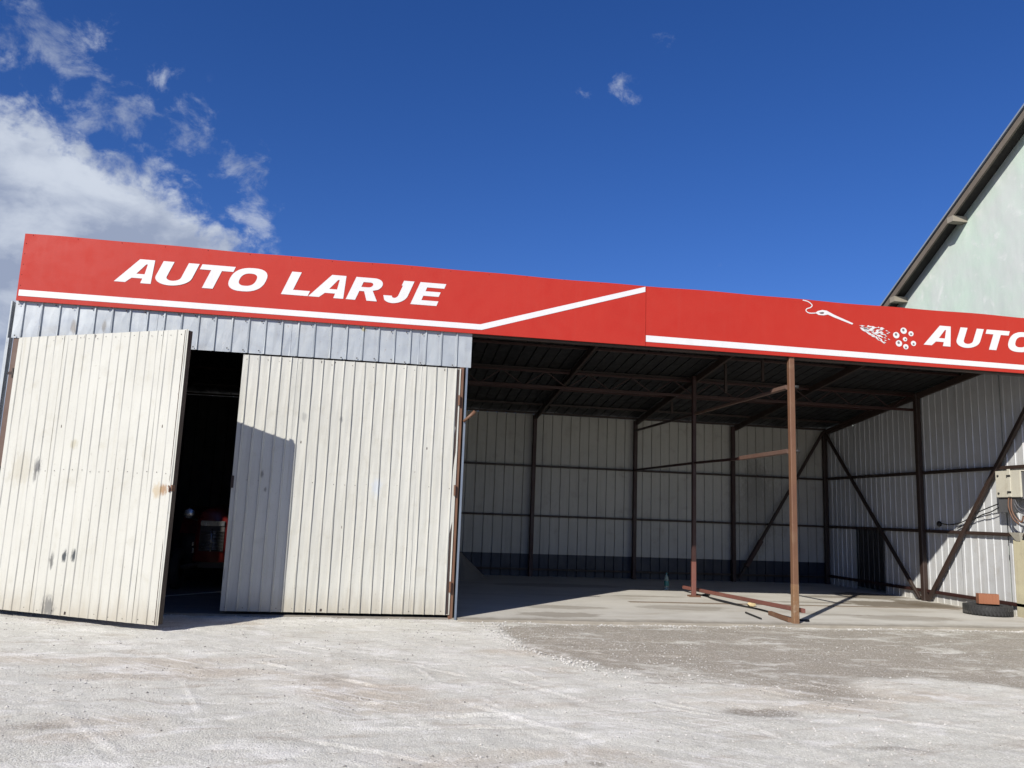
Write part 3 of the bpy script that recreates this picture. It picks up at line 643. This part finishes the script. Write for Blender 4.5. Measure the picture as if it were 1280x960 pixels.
# fan of water drops
rs = random.Random(4); drops = []
for i in range(84):
    t = rs.random()**.7; a = rs.uniform(-1, 1); L_ = rs.uniform(.05, .13)*(1-.35*t)
    x = 13.38+t*.44; z = 5.005-.10*t+a*(.02+.115*t)-.03*t
    dx, dz = 1, -.22+a*.34; k = math.hypot(dx, dz); dx, dz = dx/k*L_, dz/k*L_; w_ = rs.uniform(.007, .014)
    drops.append([(x,z),(x+dx*.5,z+dz*.5+w_),(x+dx,z+dz),(x+dx*.5,z+dz*.5-w_)])
for i, lp in enumerate(drops): drops[i] = lp
for i in range(9):
    x = 13.84+rs.uniform(0,.1); z = 4.76+.026*i+rs.uniform(-.006,.006); drops.append([(x,z),(x+.022,z+.003),(x+.05,z-.012),(x+.02,z-.012)])
mb = MB()
for i, lp in enumerate(drops):
    yy = -.0485-.00008*i
    mb.add([(a,yy,b) for a, b in lp]+[(a,-.046,b) for a, b in lp], [(0,3,2,1),(0,1,5,4),(1,2,6,5),(2,3,7,6),(3,0,4,7)])
sp_o = mb.build('water_spray', 'white', S2); sp_o['kind'] = 'stuff'
flat('spray_shade', [[(13.45,4.99),(13.53,4.985),(13.58,4.955),(13.50,4.955)]], -.0545, 'greyprint', S2)
for x, z, r, dx, dz in ((14.10,4.895,.056,-.006,.012), (14.245,4.985,.056,-.006,.012), (14.385,4.942,.045,0,-.006), (14.265,4.835,.038,.008,-.002), (14.145,4.752,.056,-.006,.012), (14.275,4.702,.046,0,-.012), (14.425,4.772,.046,.0,-.01)):
    b_ = flat('bubble', [sup(x, z, r*1.08, r, 22, 2)], -.0485, 'white', S2)
    flat('bubble_dot', [sup(x+dx, z+dz, r*.42, r*.42, 14, 2)], -.0505, 'greyprint', b_)

# ------------------------------------------------------------------ neighbouring house
H = thing('gabled_house', 'mint green plastered house gable with a weathered timber verge behind the shed', 'building')
XW = 18.01; k_ = .60; yr = -1.0; zw = lambda y: 9.52-k_*(y-1.03)
zr_ = zw(yr); ye = 9.0; yf = 2*yr-ye
wl = MB().add([(XW,yf,-.1),(XW,ye,-.1),(XW,ye,zw(ye)+.22),(XW,yr,zr_+.22),(XW,yf,zw(ye)+.22),(XW+12,yf,-.1),(XW+12,ye,-.1),(XW+12,ye,zw(ye)+.22),(XW+12,yr,zr_+.22),(XW+12,yf,zw(ye)+.22)],
    [(4,3,2,1,0),(5,6,7,8,9),(1,2,7,6),(0,5,9,4)]).build('wall', 'mint', H)
rfh = node('roof', H); XO = 17.665
def slope(name, dz0, dz1, x0, x1, mat, side=1, ext=.6, yq0=None):
    v = []
    for x in (x0, x1):
        for y in (yr, ye+ext):
            yy = y if side > 0 else 2*yr-y
            for dz in (dz0, dz1): v.append((x, yy, zw(y)+dz))
    return MB().add(v, [(0,1,3,2),(4,6,7,5),(0,2,6,4),(1,5,7,3),(2,3,7,6),(0,4,5,1)]).build(name, mat, rfh)
for sd in (1, -1):
    slope('roofing', .30, .345, XO-.03, XW+12.3, 'zincroof', sd)
    slope('underlay', .255, .299, XO+.025, XW+12.25, 'soffit', sd)
    slope('verge_board', .10, .254, XO, XO+.045, 'timber', sd)
    slope('soffit_board', .225, .252, XO+.047, XW-.003, 'soffit', sd)
for y in (2.93, 5.08, 7.3, .6):
    z = zw(y)
    b_ = box('purlin_end', (XO-.02, y-.09, z+.02), (XW+.05, y+.09, z+.15), 'timberpale', rfh)

# ------------------------------------------------------------------ things in and around the bay
T = thing('tyre', 'worn black tyre lying flat on the slab beside the right wall', 'tyre', (17.07,1.75,0))
ro, ri, hw = .415, .24, .10
MB().lathe([(ri,.03),(ri+.03,.01),(ro-.06,.0),(ro-.015,.02),(ro,.05),(ro,2*hw-.05),(ro-.015,2*hw-.02),(ro-.06,2*hw),(ri+.03,2*hw-.01),(ri,2*hw-.03),(ri+.02,2*hw-.05),(ro-.05,hw),(ri+.02,.05),(ri,.03)], n=40).build('carcass', 'rubber', T, True)
tb = MB()
for k in range(40):
    a = 2*math.pi*k/40
    for zz, sh in ((.062,.03), (.138,-.03)):
        c_ = Vector((math.cos(a), math.sin(a), 0)); t_ = Vector((-math.sin(a), math.cos(a), 0))
        tb.beam(c_*(ro+.001)+Vector((0,0,zz-.045))+t_*sh, c_*(ro+.001)+Vector((0,0,zz+.045))-t_*sh*.2, .03, .014, tuple(c_))
o = tb.build('tread', 'rubber', T); o['kind'] = 'stuff'
B = thing('clay_block', 'orange hollow clay block standing on the flat tyre', 'block', (17.10,1.78,.202), (0,0,R(-20)))
B.scale = (.78,.78,.76)
bl = MB()
for i in range(4): bl.box((-.225+.148*i,-.09,0), (-.225+.148*i+.016 if i < 3 else .235,.09,.25))
for z in (0, .117, .234): bl.box((-.209,-.088,z+.001), (.219,.088,z+.015))
bl.box((-.224,-.095,.002), (.234,-.0901,.248)).box((-.224,.0901,.002), (.234,.095,.248))
bl.build('shell', 'clay', B)
gr = MB()
for i in range(6): gr.box((-.195+.07*i,-.099,.01), (-.18+.07*i,-.0951,.24))
o = gr.build('ridges', 'clay', B)
E_ = thing('meter_cabinet', 'cream steel meter cabinet on the right wall above the bundle of cables', 'electrical box', (17.53,1.34,2.22))
bevel(box('back_box', (-.17,-.31,-.01), (.03,.31,.50), 'cabgrey', E_), .006, 1)
bevel(box('door', (-.21,-.305,.02), (-.172,-.045,.53), 'cab', E_), .008, 2)
dd_ = bevel(box('door', (-.21,-.04,.02), (-.172,.315,.53), 'cab', E_), .008, 2)
bevel(box('cover_strip', (-.225,-.075,.03), (-.211,.0,.56), 'cab', E_), .004, 1)
MB().box((-.19,-.32,.515), (.03,.33,.535)).build('hood', 'cab', E_)
for z in (.10, .44): MB().tube([(-.222,.245,z), (-.209,.245,z)], .022, 10).build('lock', 'iron', E_, True)
for z in (.12, .43): box('hinge', (-.232,-.085,z-.018), (-.2255,.01,z+.018), 'iron', E_)
box('lower_plate', (-.17,-.10,-.26), (-.155,.31,-.012), 'cabgrey', E_)  # thin dark grey plate below the box
def cable(name, pts, r, mat, label, group=None, n=6):
    pts = [Vector(p) for p in pts]; q = []
    c = [pts[0]]+pts+[pts[-1]]
    for i in range(1, len(c)-2):
        for k in range(8):
            t = k/8; p0, p1, p2, p3 = c[i-1], c[i], c[i+1], c[i+2]
            q.append(.5*((2*p1)+(-p0+p2)*t+(2*p0-5*p1+4*p2-p3)*t*t+(-p0+3*p1-3*p2+p3)*t**3))
    q.append(pts[-1])
    return tag(MB().tube(q, r, n).build(name, mat, None, True), label, 'cable', group)
cable('cable', [(17.36,1.32,2.25),(17.33,1.30,2.02),(17.36,1.25,1.86),(17.40,1.16,1.78),(17.42,1.12,1.90)], .016, 'copper', 'brown cable dropping in a loop below the meter cabinet', 'cables below the meter cabinet')
cable('cable', [(17.34,1.36,2.25),(17.32,1.36,2.06),(17.35,1.30,1.84),(17.38,1.20,1.74)], .014, 'copper', 'brown cable hanging straight with a loose end below the meter cabinet', 'cables below the meter cabinet')
cable('cable', [(17.38,1.28,2.24),(17.36,1.15,2.06),(17.40,.95,2.0),(17.44,.5,2.06),(17.46,.15,2.1)], .015, 'greycab', 'upper grey cable running right from the meter cabinet', 'cables below the meter cabinet')
cable('cable', [(17.38,1.32,2.22),(17.36,1.18,2.0),(17.40,.95,1.91),(17.44,.5,1.95),(17.46,.15,2.0)], .015, 'greycab', 'lower grey cable running right from the meter cabinet', 'cables below the meter cabinet')
cable('cable', [(17.42,1.6,2.16),(17.50,2.35,1.97),(17.55,2.9,1.76),(17.55,3.3,1.69),(17.55,3.62,1.72)], .011, 'black', 'thin black cable sagging across the right wall to a round socket')
cable('cable', [(17.42,1.5,2.16),(17.46,1.95,1.98),(17.50,2.3,1.90),(17.55,2.8,1.72),(17.57,3.1,1.62)], .011, 'black', 'thin black cable running down behind the sloping brace')
so = thing('wall_socket', 'small round black socket on the right wall beside the post', 'socket', (17.585,3.68,1.70))
MB().lathe([(.0,-.03),(.045,-.03),(.06,-.01),(.06,.02)], axis='x', n=16).build('body', 'black', so, True)
MB().lathe([(.0,-.036),(.022,-.036),(.024,-.0305)], axis='x', n=12).build('insert', 'iron', so, True)
Bd = thing('board', 'narrow pale yellow board standing against the right wall below the cables', 'board', (17.545,1.38,0))
bevel(box('plank', (-.02,-.28,-.02), (.0,.16,1.44), 'board', Bd), .003, 1)
MB().add([(-.12,-.12,1.58),(-.12,.14,1.58),(.0,.14,1.58),(.0,-.12,1.58),(-.03,-.03,1.42),(-.03,.07,1.42),(.0,.07,1.42),(.0,-.03,1.42)], [(0,1,2,3),(7,6,5,4),(0,4,5,1),(1,5,6,2),(2,6,7,3),(3,7,4,0)]).build('cap', 'cab', Bd)
# bars and litter on the slab
tag(MB().beam((12.30,.02,.20), (12.18,4.95,.10), .06, .07).build('steel_bar', 'pinkox', None), 'long rusty red steel bar lying between the front post and the middle post', 'steel bar', 'steel bars on the slab')
b2 = tag(MB().beam((12.24,1.05,.035), (12.11,.12,.04), .07, .07).build('steel_bar', 'rust', None), 'short rusty steel bar at the foot of the front post', 'steel bar', 'steel bars on the slab')
tag(MB().tube([(11.86,1.2,.02), (11.76,.42,.016)], .016, 6).build('rod', 'black', None), 'thin dark rod lying on the slab left of the front post', 'rod')
cable('cable', [(12.16,4.3,.014),(12.31,4.12,.014),(12.62,4.55,.014),(12.88,5.15,.014),(12.80,5.0,.014),(12.52,4.35,.014),(12.30,3.9,.014),(12.20,3.2,.014),(12.24,2.5,.014),(12.38,1.75,.014),(12.36,1.0,.014),(12.34,.4,.014),(12.55,.3,.014)], .02, 'black', 'black cable looping over the slab beside the front post', n=6)
# rubble lump
def lump(name, loc, sx, sy, sz, mat, seed, label, cat, sub=2):
    bm = bmesh.new(); bmesh.ops.create_icosphere(bm, subdivisions=sub, radius=1); rr = random.Random(seed)
    for v in bm.verts:
        k = rr.uniform(.78, 1.12); v.co = Vector((v.co.x*sx*k, v.co.y*sy*k, max(v.co.z, -.6)*sz*k))
    me = D.meshes.new(name); bm.to_mesh(me); bm.free(); return tag(link(name, me, mat, None, loc), label, cat)
lump('rubble_lump', (12.5,2.3,.04), .085, .06, .055, 'lump', 3, 'small cream lump of rubble lying beside the long rusty bar', 'rubble')
# sand heap by the partition
nr, na = 14, 40; v = [(7.35,7.15,.55)]; f = []
for i in range(1, nr+1):
    for k in range(na):
        a = 2*math.pi*k/na; r = i/nr; j = .75+.5*fbm(np.array([math.cos(a)*1.5+3+r]), np.array([math.sin(a)*1.5+r]), 3, 44)[0]
        v.append((7.35+.72*r*j*math.cos(a), 7.15+.62*r*j*math.sin(a), max(.55*(1-r)**1.15*(.8+.4*j)-.01+.02*rng.uniform(-1,1)*(1-r), -.01)))
for k in range(na): f.append((0, 1+k, 1+(k+1) % na))
for i in range(nr-1):
    for k in range(na): a = 1+i*na+k; b = 1+i*na+(k+1) % na; f.append((a, a+na, b+na, b))
tag(link('sand_heap', mesh('sand_heap', v, f, True), 'sand'), 'small grey heap of sand in the dark left corner of the bay', 'sand heap')
# bottle
Bo = thing('bottle', 'clear plastic bottle standing in the shade on the bay floor', 'bottle', (11.94,5.38,0))
MB().lathe([(.0,.004),(.04,.0),(.048,.02),(.046,.05),(.05,.08),(.05,.21),(.046,.24),(.03,.30),(.016,.335),(.016,.36)], n=20).build('body', 'pet', Bo, True)
MB().lathe([(.0515,.09),(.0515,.19)], n=20).build('print_band', 'teal', Bo, True)
MB().lathe([(.0185,.345),(.0185,.375),(.0,.376)], n=14).build('cap', 'teal', Bo, True)
cable('white_line', [(1.6,1.72,.012),(1.98,1.97,.012),(2.4,2.45,.012),(2.9,2.95,.012)], .010, 'whiteline', 'thin white line across the dark garage floor')  # thin white line laid along the floor

# ------------------------------------------------------------------ tractor in the dark garage
TR = thing('tractor', 'old red tractor with chrome grille parked inside the dark garage', 'tractor', (2.45,3.0,0))
def hood(sec):
    """lofted bonnet from rounded sections (y, halfwidth, z0, z1)"""
    v = []; n = 12
    for (y, w, z0, z1) in sec:
        for k in range(n):
            a = math.pi*k/(n-1); c_, s_ = math.cos(a), math.sin(a); e = .45
            v.append((w*math.copysign(abs(c_)**e, c_), y, z0+(z1-z0)*abs(s_)**e))
    f = [(i*n+k, i*n+k+1, (i+1)*n+k+1, (i+1)*n+k) for i in range(len(sec)-1) for k in range(n-1)]
    f += [tuple(range(n-1, -1, -1)), tuple((len(sec)-1)*n+k for k in range(n))]
    f += [((i+1)*n, (i+1)*n+n-1, i*n+n-1, i*n) for i in range(len(sec)-1)]
    return v, f
mb = MB(); mb.add(*hood([(-.02,.27,.52,1.42),(.05,.31,.5,1.47),(.6,.32,.55,1.5),(1.35,.33,.6,1.55)])); bonnet = mb.build('bonnet', 'tractorred', TR, True)
gl = node('grille', TR)
MB().box((-.21,-.035,.70), (.21,-.021,1.24)).build('backing', 'iron', gl)
for i in range(13): MB().tube([(-.20,-.045,.74+.026*i), (0,-.058,.735+.026*i), (.20,-.045,.74+.026*i)], .006, 5).build('slat', 'chrome', gl, True)
MB().tube([(0,-.06,.70), (0,-.065,1.10)], .016, 6).build('centre_bar', 'chrome', gl, True)
bevel(box('badge_bar', (-.21,-.06,1.15), (.21,-.036,1.24), 'chrome', gl), .01, 2)
for sx in (-1, 1):
    hl = MB().lathe([(.0,.14),(.07,.12),(.095,.02),(.10,-.02),(.088,-.025)], (sx*.42,-.05,1.36), 'y', 20).build('headlight', 'iron', TR, True)
    MB().lathe([(.0,-.05),(.05,-.043),(.088,-.024)], (sx*.42,-.05,1.36), 'y', 20).build('lens', 'chrome', hl, True)
    MB().tube([(sx*.30,.10,1.25), (sx*.42,.05,1.28)], .02, 6).build('bracket', 'iron', hl)
    w_ = node('front_wheel', TR, (sx*.62,.30,.36))
    MB().lathe([(.18,-.07),(.30,-.085),(.36,-.05),(.36,.05),(.30,.085),(.18,.07)], (0,0,0), 'x', 28).build('tyre', 'rubber', w_, True)
    MB().lathe([(.0,-.02*sx),(.10,-.03*sx),(.19,-.06),(.19,.06),(.10,.03*sx),(.0,.03*sx)], (0,0,0), 'x', 24).build('rim', 'tractorred', w_, True)
    w_ = node('rear_wheel', TR, (sx*.72,2.15,.68))
    MB().lathe([(.38,-.14),(.58,-.16),(.68,-.11),(.68,.11),(.58,.16),(.38,.14)], (0,0,0), 'x', 32).build('tyre', 'rubber', w_, True)
    MB().lathe([(.0,-.03),(.2,-.05),(.39,-.12),(.39,.12),(.2,.05),(.0,.03)], (0,0,0), 'x', 28).build('rim', 'tractorred', w_, True)
    fd = [(sx*.72+o_, 2.15+.80*math.cos(R(a)), .68+.80*math.sin(R(a))) for a in range(20, 161, 14) for o_ in (-.17,.17)]
    MB().add(fd, [(2*i,2*i+1,2*i+3,2*i+2) for i in range(len(fd)//2-1)]).build('fender', 'tractorred', TR, True)
MB().tube([(-.55,.30,.38),(0,.30,.50),(.55,.30,.38)], .045, 8).build('front_axle', 'iron', TR)
MB().box((-.22,.08,.40), (.22,1.6,.62)).box((-.2,1.6,.42), (.2,2.4,.95)).build('engine', 'iron', TR)
MB().tube([(-.66,2.15,.68),(.66,2.15,.68)], .09, 10).build('rear_axle', 'iron', TR)
MB().tube([(.0,1.42,1.5),(.0,1.72,1.68)], .02, 6).lathe([(.19,0),(.205,.012),(.19,.024),(.175,.012),(.19,0)], (0,1.74,1.68), 'z', 24).build('steering_wheel', 'iron', TR, True)
MB().lathe([(.0,0),(.2,.0),(.23,.05),(.2,.09),(.0,.06)], (0,2.2,1.05), 'z', 18).build('seat', 'iron', TR, True)
MB().tube([(.12,.9,1.5),(.12,.9,2.05)], .028, 8).build('exhaust', 'iron', TR, True)
bevel(box('fittings', (-.33,-.06,.78), (-.29,-.02,.86), 'chrome', TR), .006, 1); bevel(box('fittings', (-.32,-.06,.66), (-.28,-.02,.76), 'chrome', TR), .006, 1)
